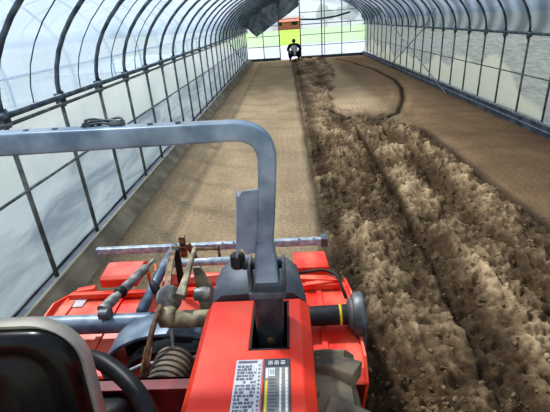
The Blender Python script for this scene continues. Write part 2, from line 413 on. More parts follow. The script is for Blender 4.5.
# loose clods (nobody could count them)
def clods():
    rnd = random.Random(3); verts, faces, cc = [], [], []
    ico = bmesh.new(); bmesh.ops.create_icosphere(ico, subdivisions=1, radius=1)
    iv = [v.co.copy() for v in ico.verts]; fi = [[v.index for v in f.verts] for f in ico.faces]; ico.free()
    n = 0
    while n < 9000:
        y = 1.0 + (rnd.random()**1.7)*13; x = rnd.uniform(.25, 2.6)
        m = rough_mask(x, y)
        if rnd.random() > m: continue
        if rnd.random() > .35 + .9*max(0, noise.noise(Vector((x*2.2, y*1.6, 30)))+.2): continue
        s = .004 + .018*rnd.random()**4
        if rnd.random() < .01: s *= 1.6
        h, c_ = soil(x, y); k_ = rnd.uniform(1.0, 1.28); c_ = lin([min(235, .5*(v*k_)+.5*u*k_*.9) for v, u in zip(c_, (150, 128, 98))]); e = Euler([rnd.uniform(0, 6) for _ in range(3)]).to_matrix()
        sc = Vector((rnd.uniform(.7, 1.3), rnd.uniform(.7, 1.3), rnd.uniform(.5, .9)))*s
        b0 = len(verts)
        for v in iv:
            w = e @ Vector((v.x*sc.x, v.y*sc.y, v.z*sc.z)); w *= 1+.35*noise.noise(v*1.3+Vector((n, 0, 0)))
            verts.append((x+w.x, y+w.y, h+s*.15+w.z)); cc.extend(c_)
        faces += [[b0+i for i in f] for f in fi]; n += 1
    me = bpy.data.meshes.new('soil_clods'); me.from_pydata(verts, [], faces); me.materials.append(M['soil'])
    me.color_attributes.new('dry', 'FLOAT_COLOR', 'POINT').data.foreach_set('color', cc)
    o = bpy.data.objects.new('soil_clods', me); COL.objects.link(o)
    o['kind'] = 'stuff'; tag(o, 'dry crumbled clods strewn over the freshly tilled soil strip', 'soil')
clods()

# ---- film walls and roof ----------------------------------------
def wall_panel(name, x, z0, z1, mat, bulge):
    bm = B(); ny = 130; nz = 8; g = []
    for i in range(ny+1):
        y = YN + (YF-YN)*i/ny
        g.append([bm.verts.new((x + bulge*abs(math.sin((y-Y0)/STEP*PI))*math.sin(PI*k/nz) + .008*noise.noise(Vector((y*3, k*.7, 1))), y, z0+(z1-z0)*k/nz)) for k in range(nz+1)])
    for a, b in zip(g, g[1:]):
        for k in range(nz): bm.faces.new((a[k], a[k+1], b[k+1], b[k]))
    return struct(obj(name, bm, mat, smooth=True))
wall_panel('wall_left', XL-.045, .95, ZP+.03, 'film_side', -.03)
wall_panel('wall_left_skirt', XL-.045, .16, .95, 'film_low', -.02)
wall_panel('wall_right', XR+.045, .2, ZP+.03, 'film_right', .03)
bm = B(); g = []; ny = 130; na = 40
for i in range(ny+1):
    y = YN + (YF+.02-YN)*i/ny; sag = abs(math.sin((y-Y0)/STEP*PI))
    g.append([bm.verts.new((hoop_pt(PI*k/na, .04-.015*sag)[0], y, hoop_pt(PI*k/na, .04-.015*sag)[1])) for k in range(na+1)])
for a, b in zip(g, g[1:]):
    for k in range(na): bm.faces.new((a[k], a[k+1], b[k+1], b[k]))
struct(obj('ceiling', bm, 'film_roof', smooth=True))

# hoops: the arch, its two posts and the clamps on the purlin move together
def add_hoop(i, y, lab):
    r = empty('hoop_frame', (XL, y, 0), lab, 'hoop', 'steel hoops of the tunnel')
    bm = B(); tube(bm, [(hoop_pt(PI*k/36)[0], y, hoop_pt(PI*k/36)[1]) for k in range(37)], .021, 8, up=(0, 1, 0)); part('arch', bm, 'hoop', r, True)
    for x in (XL, XR):
        bm = B(); tube(bm, [(x, y, -.1), (x, y, ZP)], .019, 8, up=(0, 1, 0)); part('post', bm, 'post', r, True)
    if i < 16:
        for x, s in ((XL, 1), (XR, -1)):
            bm = B(); box(bm, x-.028, x+.028, y-.045, y+.045, ZP-.05, ZP+.045)
            lathe(bm, (x+s*.01, y+.03, ZP-.02), (0, 0, 1), [(-.06, .016), (.08, .016)], 8)
            part('clamp', bm, 'hoop', r, False, .004)
    r.rotation_euler.z = -SK
    return r
SK = .040
for i in range(27):
    y = Y0 + STEP*i
    if y > YF-.3: break
    w = ORD[i]
    if i == 0: lab = 'grey steel hoop at the left frame edge, nearest of the tunnel hoops'
    else: lab = f'{"dark" if i < 9 else "thin grey"} steel hoop with side posts, {w} tunnel hoop from the tractor'
    add_hoop(i, y, lab)

# straps between the hoops, outside the film
for i in range(4):
    y = Y0 + STEP*(i+1.5)
    bm = B(); tube(bm, [(hoop_pt(PI*k/30, -.0)[0], y, hoop_pt(PI*k/30, -.0)[1]) for k in range(31)] , .0055, 6, up=(0, 1, 0))
    o = obj('trim_%d' % (i+1), bm, 'hoop', smooth=True); struct(o)

def rail(name, pts, r, mat, lab, n=8, cat='pipe', group=None):
    bm = B(); tube(bm, pts, r, n); o = obj(name, bm, mat, smooth=True); return tag(o, lab, cat, group)
rail('purlin_pipe', [(XL+.056, YN, ZP+.02), (XL+.056, YF, ZP+.02)], .024, 'hoop', 'long grey purlin pipe clamped at shoulder height along the left wall, the upper one')
rail('purlin_pipe', [(XL+.048, YN, ZP-.045), (XL+.048, YF, ZP-.045)], .016, 'post', 'thinner pipe just below the main purlin along the left wall')
rail('purlin_pipe', [(XR-.067, YN, ZP+.02), (XR-.067, YF, ZP+.02)], .024, 'hoop', 'long dark purlin pipe clamped along the top of the right wall')
rail('wall_rail', [(XL+.034, YN, .97), (XL+.034, YF, .97)], .011, 'post', 'thin horizontal rail halfway up the left film wall')
rail('wall_rail', [(XR-.034, YN, .87), (XR-.034, YF, .87)], .011, 'post', 'thin horizontal rail halfway up the right film wall')
px, pz = 2.95, ZP + HR*math.sqrt(1-((2.95-XC)/HW)**2) - .045
rail('roof_pipe', [(px, YN, pz), (px, YF-.1, pz)], .03, 'pipe_light', 'light galvanised pipe running lengthwise under the right side of the roof')
px, pz = -1.15, ZP + HR*math.sqrt(1-((-1.15-XC)/HW)**2) - .04
rail('roof_pipe', [(XC, YN, ZP+HR-.045), (XC, YF-.1, ZP+HR-.045)], .018, 'hoop', 'grey ridge pipe along the very top of the tunnel')
rail('brace_pipe', [(XR-.115, 11.0, 0), (XR-.115, 16.6, 1.40), (XR-.18, 18.3, 1.85)], .016, 'pipe_light', 'pale diagonal brace on the right wall, its foot nearer the tractor', cat='brace')
rail('brace_pipe', [(XR-.155, 17.4, 0), (XR-.155, 13.2, 1.5), (XR-.34, 11.7, 2.05)], .016, 'pipe_light', 'pale diagonal brace on the right wall, rising toward the tractor', cat='brace')
rail('brace_pipe', [(XL+.07, 21.5, 0), (XL+.07, 15.5, 1.45)], .014, 'hoop', 'thin diagonal brace on the left wall near the far end', cat='brace')

# bottom boards
bm = B(); prism(bm, [(XL+.04, YN, -.05), (XL+.04, YN, .16), (XL+.065, YN, .16), (XL+.075, YN, .13), (XL+.20, YN, -.02), (XL+.20, YN, -.05)], (0, YF-YN, 0)); struct(obj('baseboard_left', bm, 'kerb'))
bm = B(); box(bm, XL-.06, XL-.05, YN, YF, -.05, .18); box(bm, XL+.022, XL+.038, YN, YF, .0, .13); pass; struct(obj('trim_5', bm, 'black_strip'))
bm = B(); box(bm, XL-.048, XL+.020, YN, YF, -.05, .145); struct(obj('trim_7', bm, 'gap_fill'))  # pale filler added to cover the dark gap between film and kerb
bm = B(); box(bm, XL+.040, XL+.062, YN, YF, .155, .168); struct(obj('trim_8', bm, 'cream'))
bm = B(); box(bm, XR-.06, XR-.03, YN, YF, -.06, .21); struct(obj('baseboard_right', bm, 'board_right'))
bm = B(); box(bm, XR-.075, XR-.06, YN, YF, .19, .225); box(bm, XR-.075, XR-.06, YN, YF, .09, .105); struct(obj('trim_6', bm, 'pipe_light'))

# ---- end wall -----------------------------------------------------
DX0, DX1, DZ = -.36, .78, 2.05      # open doorway
def arch_z(x, off=0):
    u = (x-XC)/(HW+off); return ZP + (HR+off)*math.sqrt(max(0, 1-u*u))
bm = B()
def film_rect(x0, x1, z0f, n=10):
    prev = None
    for i in range(n+1):
        x = x0+(x1-x0)*i/n; z1 = arch_z(x, .02)
        if x <= XL+.001 or x >= XR-.001: z1 = ZP
        c = (bm.verts.new((x, YF+.03, z0f)), bm.verts.new((x, YF+.03, max(z1, z0f+.01))))
        if prev: bm.faces.new((prev[0], c[0], c[1], prev[1]))
        prev = c
film_rect(XL, DX0, .1); film_rect(DX0, DX1, DZ); film_rect(DX1, XR, .1)
struct(obj('wall_far', bm, 'film_end'))
bm = B(); box(bm, XL, DX0-.02, YF-.05, YF+.02, -.05, .13); box(bm, DX1+.02, XR, YF-.05, YF+.02, -.05, .13); struct(obj('baseboard_far', bm, 'board_right'))
bars = []
for x, r in ((-1.25, .022), (DX0, .028), (DX1, .028), (1.93, .028), (2.08, .018), (3.0, .022)):
    bm = B(); tube(bm, [(x, YF, -.05), (x, YF, arch_z(x)-.02)], r, 8, up=(0, 1, 0)); bars.append((bm, 'upright'))
for x0, x1, z in ((XL, DX0, 1.25), (XL, DX0, .72), (XL, DX0, 1.75), (DX1, XR, .66), (DX1, XR, 1.2), (DX1, XR, 1.72), (DX0, DX1, DZ), (DX1, 3.7, 2.3), (XL+.5, DX0, 2.3)):
    bm = B(); tube(bm, [(x0, YF, z), (x1, YF, z)], .016, 8); bars.append((bm, 'crossbar'))
bm = B(); tube(bm, [(XL, YF, ZP)] + [(hoop_pt(PI*k/36)[0], YF, hoop_pt(PI*k/36)[1]) for k in range(37)], .024, 8, up=(0, 1, 0))
r = empty('end_frame', (XL, YF, 0), 'grey pipe framework of the far end wall around the open doorway', 'frame')
part('arch', bm, 'hoop', r, True)
for b_, n_ in bars: part(n_, b_, 'hoop', r, True)
# roller pipe under the end arch
bm = B(); tube(bm, [(DX1, YF-.25, 1.98), (1.6, YF-.25, 1.93), (2.6, YF-.25, 2.0), (3.4, YF-.25, 2.16)], .045, 10)
tag(obj('rolled_curtain', bm, 'board_right', smooth=True), 'dark rolled-up curtain slung across the far end right of the doorway', 'curtain')
bm = B(); tube(bm, rounded([(DX1, YF-.05, 1.72), (3.45, YF-.05, 1.72), (3.45, YF-.05, 1.25)], .08), .02, 8); part('bent_pipe', bm, 'hoop', r, True)
# hanging grey net, a pointed flap at the top left of the far end
bm = B(); n = 14; prev = None
for i in range(n+1):
    t = i/n; x = -1.95 + 2.6*t; top = arch_z(x, -.08)
    bot = 1.34 + abs(t-.2)*(2.9 if t < .2 else 1.5); bot = min(bot, top-.01)
    y = 21.2+.14*math.sin(t*16)
    row = [bm.verts.new((x+.02*math.sin(k*2+i), y+.05*math.sin(k+i*.8), top+(bot-top)*k/8)) for k in range(9)]
    if prev:
        for k in range(8): bm.faces.new((prev[k], row[k], row[k+1], prev[k+1]))
    prev = row
tag(obj('shade_net', bm, 'curtain', smooth=True), 'grey shading net hanging in a pointed flap at the top left of the far end', 'net')

r.rotation_euler.z = -SK
for nm in ('wall_far', 'baseboard_far', 'rolled_curtain', 'shade_net') + tuple('trim_%d' % k for k in range(1, 5)):
    for v in bpy.data.objects[nm].data.vertices: v.co.y -= SK*(v.co.x-XL)
# ---- outside -------------------------------------------------------
def slab(name, x0, x1, y0, y1, z, mat, lab=None, cat=None):
    bm = B(); box(bm, x0, x1, y0, y1, z-.1, z); o = obj(name, bm, mat); struct(o); return o
slab('ground', -60, 60, -20, 160, -.12, 'grass')
slab('ground_yard', -14, 16, YF+.15, 38.5, -.05, 'concrete')
bm = B(); prism(bm, [(-5.5, 39, -.14), (8.5, 39, -.14), (17, 92, -.14), (-10, 92, -.14)], (0, 0, .1)); struct(obj('ground_field', bm, 'field'))
def house(x, y, w, d, h, lab):
    r = empty('house', (x, y, 0), lab, 'house')
    bm = B(); box(bm, x-w/2, x+w/2, y-d/2, y+d/2, -.1, h); part('wall', bm, 'roof_tile', r)
    bm = B(); prism(bm, [(x-w/2-.5, y-d/2-.5, h), (x-w/2-.5, y+d/2+.5, h), (x-w/2-.5, y, h+1.1)], (w+1, 0, 0)); part('roof', bm, 'roof_tile', r)
    for k in (-.25, .25):
        bm = B(); box(bm, x+k*w-.6, x+k*w+.6, y-d/2-.04, y-d/2+.02, .8, 1.6); part('window', bm, 'dark', r)
house(.3, 97, 6.5, 7, 1.5, 'low orange house with orange tiled roof far beyond the doorway')
rnd = random.Random(5)
def tree(x, y, s, lab):
    r = empty('tree', (x, y, 0), lab, 'tree', 'trees on the far side of the field')
    bm = B(); tube(bm, [(x, y, -.2), (x+.1, y, s*.5)], .18, 8); part('trunk', bm, 'trunk', r)
    bm = B()
    for k in range(7):
        c = Vector((x+rnd.uniform(-.35, .35)*s, y+rnd.uniform(-.3, .3)*s, s*(.45+.4*rnd.random())))
        q = bmesh.ops.create_icosphere(bm, subdivisions=3, radius=s*rnd.uniform(.2, .33))
        for v in q['verts']: v.co = c + v.co*(1+.35*noise.noise(v.co*2+c))
    part('crown', bm, 'tree', r, True)
for x, y, s in ((-7.5, 99, 4.2), (9, 98, 3.8), (14, 101, 4.6), (19, 99, 3.6)):
    tree(x, y, s, 'green tree beyond the field, seen hazily through the far end film')
# low hazy hills
bm = B(); prev = None
for i in range(41):
    x = -110+220*i/40; h = 3.5+2.5*noise.noise(Vector((x*.03, 0, 2)))+3*noise.noise(Vector((x*.09, 3, 2)))
    c = (bm.verts.new((x, 150, -1)), bm.verts.new((x, 152, h)), bm.verts.new((x, 175, -1)))
    if prev: bm.faces.new((prev[0], c[0], c[1], prev[1])); bm.faces.new((prev[1], c[1], c[2], prev[2]))
    prev = c
o = obj('hills', bm, 'hill', smooth=True); struct(o)
# the neighbouring tunnel, seen through the left film
NX = -6.2
r = empty('neighbouring_tunnel', (NX, 11, -.1), 'neighbouring film tunnel with white hoops beyond the left wall', 'greenhouse')
def npt(a, off=0): return (NX - (3.1+off)*math.cos(a), 1.6 + (1.6+off)*math.sin(a))
for i in range(14):
    y = 1.6+i*1.5
    bm = B(); tube(bm, [(NX-3.1, y, -.1)]+[(npt(PI*k/24)[0], y, npt(PI*k/24)[1]) for k in range(25)]+[(NX+3.1, y, -.1)], .02, 6, up=(0, 1, 0)); part('hoop', bm, 'strap', r, True)
bm = B(); tube(bm, [(NX+3.1, 0, 1.66), (NX+3.1, 23, 1.66)], .02, 6); part('rail', bm, 'strap', r)
bm = B(); prev = None
for k in range(-1, 26):
    p = (NX-3.13, -.1) if k < 0 else (NX+3.13, -.1) if k > 24 else npt(PI*k/24, .03)
    c = (bm.verts.new((p[0], 0, p[1])), bm.verts.new((p[0], 23, p[1])))
    if prev: bm.faces.new((prev[0], c[0], c[1], prev[1]))
    prev = c
M['film_next'] = film('neighbour film', (226, 232, 236), (238, 242, 246), .62, .85, (1, .3, 1), .8)
part('film', bm, 'film_next', r, True)

# ------------------------------------------------------------------ tractor
T = empty('tractor', (-.8, .3, 0), 'red farm tractor with black seat and blue-grey roll bar, in the foreground', 'tractor')
def TP(name, bm, m, smooth=False, bevel=0, label=None, root=None): return part(name, bm, m, root or T, smooth, bevel, label)

# fenders: top surface with chamfered outer edge, slot for the safety-frame post
def fender(x0, x1, slot, flip):
    bm = B(); yA, yB, zt = -.35, 1.27, 1.10
    sx = (slot-.064, slot+.064); sy = (.99, 1.235)
    # cross-section columns in x: side wall foot, chamfer, top ... ; cut the slot out of the top
    xs = [x0, x0+.03, sx[0], sx[1], x1-.035, x1]; zs = [zt-.05, zt, zt, zt, zt, zt-.03]
    ys = [yA, .3, sy[0], sy[1], yB-.03, yB]
    g = [[bm.verts.new((x, y, z-(.02 if y == yB else 0))) for x, z in zip(xs, zs)] for y in ys]
    for j in range(len(ys)-1):
        for i in range(len(xs)-1):
            if i == 2 and j == 2: continue
            bm.faces.new((g[j][i], g[j][i+1], g[j+1][i+1], g[j+1][i]))
    # outer skirts
    for i in (0, -1):
        low = [bm.verts.new((row[i].co.x + (.015 if i else -.05), row[i].co.y, .74)) for row in g]
        for j in range(len(ys)-1): bm.faces.new((g[j][i], g[j+1][i], low[j+1], low[j]))
    # slot walls
    q = [g[2][2], g[2][3], g[3][3], g[3][2]]; lo = [bm.verts.new((v.co.x, v.co.y, .80)) for v in q]
    for k in range(4): bm.faces.new((q[k], q[(k+1) % 4], lo[(k+1) % 4], lo[k]))
    f = TP('fender', bm, 'red', False, .012)
    # black well lining
    bm = B(); box(bm, sx[0]-.004, sx[1]+.004, sy[0]-.004, sy[1]+.004, .79, .81)
    for a, b, c, d in ((sx[0], sx[0]+.006, sy[0], sy[1]), (sx[1]-.006, sx[1], sy[0], sy[1]), (sx[0], sx[1], sy[0], sy[0]+.006), (sx[0], sx[1], sy[1]-.006, sy[1])):
        box(bm, a, b, c, d, .8, 1.098)
    part('post_well', bm, 'dark', f)
    # charcoal rear cap sloping down behind the red
    bm = B(); hw = (x1-x0)/2; xc = (x0+x1)/2; rows = []
    for y, z, k, in ((1.262, 1.112, 1.0), (1.30, 1.135, .985), (1.36, 1.155, .95), (1.43, 1.16, .88), (1.49, 1.13, .80), (1.53, 1.05, .72)):
        row = []
        for u in (-1, -.9, -.7, 0, .7, .9, 1):
            dz = {1: -.13, .9: -.035, .7: 0, 0: .006}[abs(u)]
            row.append(bm.verts.new((xc+u*hw*k, y, z+dz)))
        rows.append(row)
    for a, b in zip(rows, rows[1:]):
        for i in range(6): bm.faces.new((a[i], a[i+1], b[i+1], b[i]))
    for i in (0, -1):
        low = [bm.verts.new((row[i].co.x, row[i].co.y, .76)) for row in rows]
        for j in range(5): bm.faces.new((rows[j][i], rows[j+1][i], low[j+1], low[j]))
    low = [bm.verts.new((v.co.x, v.co.y, .76)) for v in rows[-1]]
    for i in range(6): bm.faces.new((rows[-1][i], rows[-1][i+1], low[i+1], low[i]))
    low = [bm.verts.new((v.co.x, v.co.y, .76)) for v in rows[0]]
    for i in range(6): bm.faces.new((rows[0][i], rows[0][i+1], low[i+1], low[i]))
    o = part('rear_cap', bm, 'black_plastic', f, 'auto'); o['label'] = 'charcoal plastic rear cap'
    return f
fR = fender(-.355, .035, -.105, 1)
fL = fender(-1.80, -1.41, -1.66, -1)

# two warning labels on the right fender
zl = 1.1012
def plate(parent, x0, x1, y0, y1, z, m, name, lab=None, t=.0012):
    bm = B(); box(bm, x0, x1, y0, y1, z, z+t); o = part(name, bm, m, parent)
    if lab: o['label'] = lab
    return o
l1 = plate(fR, -.203, -.121, .60, .945, zl, 'label_grey', 'warning_label', 'grey warning label of dense dark print')
bm = B(); rnd = random.Random(11); z = zl+.0013
box(bm, -.196, -.138, .932, .940, z, z+.0008)
for row in range(26):
    y = .921-row*.0118
    x = -.197
    while x < -.140:
        w = rnd.uniform(.004, .015); 
        if rnd.random() < .86: box(bm, x, min(x+w, -.139), y-.0065, y+(.0005 if rnd.random() < .6 else .002), z, z+.0008)
        x += w+rnd.uniform(.0015, .004)
part('printed_text', bm, 'print_dark', fR)
bm = B()
for row in range(22): 
    y = .925-row*.0142; box(bm, -.133, -.1275, y-.0065, y, z, z+.0008)
part('printed_text', bm, 'print_dark', fR)
bm = B(); box(bm, -.124, -.1225, .60, .94, z, z+.0008); part('label_stripe', bm, 'print_red', fR, label='thin red stripe at the edge of the grey label')
l2 = plate(fR, -.117, -.038, .60, .947, zl, 'label_dark', 'warning_label', 'dark warning label with yellow column and white header marks')
# header: three square characters, strokes only
bm = B(); z = zl+.0013
def stroke(x0, x1, y0, y1): box(bm, x0, x1, y0, y1, z, z+.0008)
for cx in (-.098, -.079, -.060):
    w = .0068; cy = .930
    stroke(cx-w, cx+w, cy+.0055, cy+.0075); stroke(cx-w, cx+w, cy-.001, cy+.001); stroke(cx-w, cx+w, cy-.0075, cy-.0055)
    stroke(cx-.001, cx+.001, cy-.0075, cy+.0075)
    stroke(cx-w, cx-w+.002, cy-.0075, cy); stroke(cx+w-.002, cx+w, cy-.0075, cy)
part('header_characters', bm, 'print_white', fR)
bm = B(); box(bm, -.113, -.042, .60, .913, z, z+.0005); part('text_panel', bm, paint('warm grey panel', (122, 120, 112), (136, 132, 122), 30, .5), fR)
z = zl+.002
bm = B(); box(bm, -.111, -.104, .60, .862, z, z+.0008); part('yellow_column', bm, 'yellow', fR, label='yellow column of the dark label')
bm = B(); box(bm, -.111, -.104, .872, .909, z, z+.0008); box(bm, -.102, -.084, .878, .909, z, z+.0008)
for x0, x1 in ((-.070, -.064), (-.053, -.046)):
    y = .909
    while y > .61: box(bm, x0, x1, y-.011, y, z, z+.0008); y -= .0125
part('white_boxes', bm, 'print_white', fR)
bm = B()
for row in range(24):
    y = .868-row*.0112
    box(bm, -.100, -.074-rnd.random()*.008, y-.004, y, z, z+.0008)
for k in range(3): box(bm, -.098+k*.0045, -.096+k*.0045, .884, .904, z+.0008, z+.0014)
part('printed_text', bm, 'print_dark', fR)

# safety frame (roll bar): top hoop, hinge, lower posts
yq = 1.13; zt = 1.775
rb = TP('roll_bar', B(), 'frame_blue')
bpy.data.objects.remove(rb)
bm = B()
path = rounded([(-.108, yq, 1.34), (-.086, yq, 1.52), (-.064, yq, zt), (-.85, yq, zt+.004), (-1.715, yq, zt), (-1.68, yq, 1.34)], .105, 10)
sweep(bm, path, rect(.053, .053, .007), up=(0, 1, 0), scales=[1+.22*sm(.1, .85, -p.x) for p in path])
rb = TP('roll_bar', bm, 'frame_blue', 'auto', 0, 'worn blue-grey square tube roll bar')
# drilled holes with dark rims on the top face
bm = B()
for x in (-.755, -.67, -.395, -.315): lathe(bm, (x, yq+.004, zt+.0285+.0085*(-x-.06)/.79), (0, 0, 1), [(0, .0085), (.0012, .0085)], 12)
part('bolt_hole', bm, 'dark', rb)
# wiring loop lying on the bar
bm = B()
for k in range(3):
    tube(bm, [(-.545+.055*math.cos(a+k*.5)+.008*k, yq+.02+.012*math.sin(a*2), zt+.030+.006*k*abs(math.sin(a))+.010*abs(math.sin(a))) for a in [i*PI/8 for i in range(15)]], .0035, 6)
box(bm, -.51, -.475, yq+.0, yq+.03, zt+.026, zt+.044)
part('cable_loop', bm, 'housing', rb, True)
for xp, s in ((-.102, 1), (-1.665, -1)):
    # hinge plate, welded on the inner side of the tube
    bm = B(); x1 = xp+.005*s; w = .07*s
    pts = [(x1+.012*s, yq, 1.600), (x1-w+.014*s, yq, 1.595), (x1-w+.004*s, yq, 1.58), (x1-w-.022*s, yq, 1.375), (x1-w-.008*s, yq, 1.405), (x1-w+.006*s, yq, 1.378), (x1-.03*s, yq, 1.385), (x1-.012*s, yq, 1.385)]
    prism(bm, [(a, b-.018, c) for a, b, c in pts], (0, .010, 0))
    prism(bm, [(x1-w+.004*s, yq-.018, 1.58), (x1-w-.022*s, yq-.018, 1.37), (x1-w-.030*s, yq+.03, 1.33), (x1-w-.006*s, yq+.035, 1.58)], (-.006*s, 0, 0))
    part('hinge_plate', bm, 'frame_blue', rb)
    # flared foot of the upper tube
    bm = B(); sweep(bm, [(xp+.002*s, yq, 1.42), (xp, yq, 1.36), (xp, yq-.006, 1.285)], rect(.055, .056, .008), up=(0, 1, 0), scales=[1, 1.22, 1.48])
    part('post_foot', bm, 'frame_blue', rb, 'auto')
    # collar of the lower bracket
    bm = B(); zc = 1.285
    for a, b, c, d in ((xp-.060, xp-.050, -.045, .05), (xp+.050, xp+.060, -.045, .05), (xp-.060, xp+.060, -.057, -.045)):
        box(bm, a, b, yq+c, yq+d, zc-.055, zc+(.05 if c > -.05 else -.03))
    TP('hinge_collar', bm, 'housing', False, .003)
    bm = B(); tube(bm, [(xp-.08*s, yq+.02, 1.315), (xp+.055*s, yq+.02, 1.315)], .015, 12); lathe(bm, (xp-.098*s, yq+.03, 1.30), (0, .2, 1), [(0, .020), (.006, .025), (.045, .025), (.052, .018)], 16)
    TP('hinge_bolt', bm, 'dark', False)
    # lower post in the well
    bm = B(); sweep(bm, [(xp, yq-.004, 1.235), (xp-.002*s, yq-.010, 1.12), (xp-.004*s, yq-.018, .80)], rect(.094, .104, .014), up=(0, 1, 0))
    lp = TP('lower_post', bm, 'bracket', 'auto')
    bm = B(); lathe(bm, (xp-.002*s, yq-.0625, 1.065), (0, -1, .09), [(0, .014), (.008, .014)], 16); part('pin_hole', bm, 'rust', lp)

# seat: black cushion in a grey-beige shell, seen from its front
def seat():
    # outline of the backrest in (x, z), leaning back slightly
    def outline(w, h, rad, n=8, inset=0):
        x0, x1 = -1.17+inset, -.595-inset; z0, z1 = .78+inset, 1.352-inset*.7
        pts = []
        for cx, cz, a0 in ((x1-rad, z1-rad, 0), (x0+rad, z1-rad, 90), (x0+rad, z0+rad, 180), (x1-rad, z0+rad, 270)):
            for k in range(n+1):
                a = R(a0+90*k/n); pts.append((cx+rad*math.cos(a), cz+rad*math.sin(a)))
        return pts
    def Y(z): return .80 + (z-.8)*.10
    def shell(bm, rings):
        rr = [[bm.verts.new((x, Y(z)+dy, z)) for x, z in ring] for ring, dy in rings]
        n = len(rr[0])
        for a, b in zip(rr, rr[1:]):
            for j in range(n): bm.faces.new((a[j], a[(j+1) % n], b[(j+1) % n], b[j]))
        bm.faces.new(rr[0]); bm.faces.new(rr[-1][::-1])
    bm = B(); shell(bm, [(outline(0, 0, .07, inset=.03), -.004), (outline(0, 0, .12, inset=.016), -.008), (outline(0, 0, .14, inset=.003), -.010), (outline(0, 0, .14), .0), (outline(0, 0, .14, inset=.004), .030), (outline(0, 0, .12, inset=.03), .045)])
    s_ = TP('seat', bm, 'shell', 'auto', 0, 'black vinyl seat in a grey-beige shell')
    bm = B(); rings = []
    for ins, dy in ((.018, .0), (.018, -.024), (.026, -.040), (.045, -.048), (.085, -.044), (.105, -.034), (.125, -.050), (.18, -.060)):
        rings.append((outline(0, 0, max(.02, .115-ins*.35), inset=ins), dy))
    shell(bm, rings[::-1]); part('backrest_cushion', bm, 'vinyl', s_, True, label='glossy black backrest cushion')
    bm = B(); box(bm, -1.10, -.63, .30, .80, .72, .82); part('seat_cushion', bm, 'vinyl', s_, True, .035)
    bm = B(); box(bm, -1.06, -.67, .34, .78, .55, .72); part('seat_base', bm, 'dark', s_)
seat()

# black curved grab handle / armrest beside the seat
bm = B(); tube(bm, rounded([(-.80, 1.00, 1.06), (-.66, .97, 1.12), (-.49, .86, 1.10), (-.375, .70, 1.06), (-.35, .50, 1.00)], .12, 8), .0265, 14)
TP('grab_handle', bm, 'rubber', True, 0, 'thick black curved grab handle beside the seat')

# chassis, floor and gearbox between the fenders
bm = B(); box(bm, -1.42, -.36, 1.145, 1.16, .50, .815); box(bm, -1.42, -.36, 1.10, 1.16, .810, .815)
TP('rear_panel', bm, 'maroon', False, .003, 'dark red cross panel behind the seat')
bm = B(); box(bm, -1.42, -.36, -.3, 1.12, .50, .54); TP('floor_plate', bm, 'maroon')
bm = B(); box(bm, -1.0, -.52, -.3, 1.3, .28, .56); TP('gearbox', bm, 'dark', False, .03)
bm = B(); lathe(bm, (-.735, 1.04, .70), (0, .3, 1), [(0, .085), (.03, .09), (.06, .07), (.09, .066), (.10, .04)], 20); TP('control_cover', bm, 'dark', True)
bm = B(); tube(bm, [(-.16, .55, .46), (-1.70, .55, .46)], .07, 12); TP('axle', bm, 'dark', True)
# wheels
def wheel(xc):
    bm = B(); w = .15
    lathe(bm, (xc-w, .98, .45), (1, 0, 0), [(0, .24), (.0, .37), (.03, .42), (.10, .440), (2*w-.10, .440), (2*w-.03, .42), (2*w, .36), (2*w, .24)], 48)
    for k in range(11):
        for s in (-1, 1):
            a = 2*PI*(k+(0 if s > 0 else .5))/11
            pts = []
            for u, da in ((.02, 0), (.065, .05), (.15, .14)):
                aa = a+da; rr = .436 if u < .14 else .425
                pts.append((xc+s*u, .98+rr*math.cos(aa), .45+rr*math.sin(aa)))
            sweep(bm, pts, rect(.125, .060, .012), up=(0, math.cos(a), math.sin(a)))
    t = TP('rear_wheel', bm, 'tyre', 'auto', 0, 'dusty lugged rear tyre')
    bm = B(); lathe(bm, (xc-.06, .98, .45), (1, 0, 0), [(0, .235), (.02, .12), (.05, .10), (.07, .10), (.10, .12), (.12, .235)], 28); part('rim', bm, paint('pale rim', (200, 196, 184), (180, 176, 160), 5, .6), t, True)
wheel(.045); wheel(-1.77)

# hitch: lift arms, rock-shaft and levers in the middle
bm = B(); tube(bm, [(-.60, 1.50, .815), (-.38, 1.50, .81)], .040, 16)
lathe(bm, (-.655, 1.50, .83), (1, 0, 0), [(0, .03), (.01, .050), (.06, .050), (.075, .040)], 20); TP('rock_shaft', bm, 'tan_metal', True, 0, 'dusty tan rock shaft')
bm = B(); lathe(bm, (-.635, 1.58, .87), (.75, -.5, .45), [(0, .058), (.012, .064), (.035, .064), (.045, .05), (.045, .02), (.06, .02)], 24)
lathe(bm, (-.51, 1.62, .86), (1, 0, 0), [(0, .03), (.05, .038), (.08, .03)], 14); TP('quadrant', bm, 'grey_metal', 'auto')
bm = B()
prism(bm, [(-.572, 1.54, .90), (-.525, 1.52, .90), (-.535, 1.72, .93), (-.545, 1.92, .93), (-.565, 1.92, .93), (-.560, 1.70, .92)], (0, 0, .03)); TP('lift_arm', bm, 'tan_metal', False, .004)
bm = B(); tube(bm, rounded([(-.665, 1.25, .74), (-.66, 1.38, .83), (-.635, 1.50, .90)], .04), .013, 8, scales=None)
sweep(bm, [(-.668, 1.22, .72), (-.662, 1.34, .80)], rect(.034, .012), up=(0, 0, 1)); TP('control_lever', bm, 'rust', True, 0, 'rusty brown control lever')
bm = B(); lathe(bm, (-.70, 1.62, .92), (.55, -.6, -.6), [(-.03, .012), (0, .02), (.03, .022), (.04, .014), (.10, .010)], 12); TP('lever_knob', bm, 'dark', True, 0, 'black lever knob')
bm = B(); sweep(bm, [(-.70, 1.98, .90), (-.66, 1.75, .92), (-.64, 1.60, .88)], rect(.030, .014), up=(0, 0, 1)); TP('lift_link', bm, 'rust', False, 0, 'brown lift link')
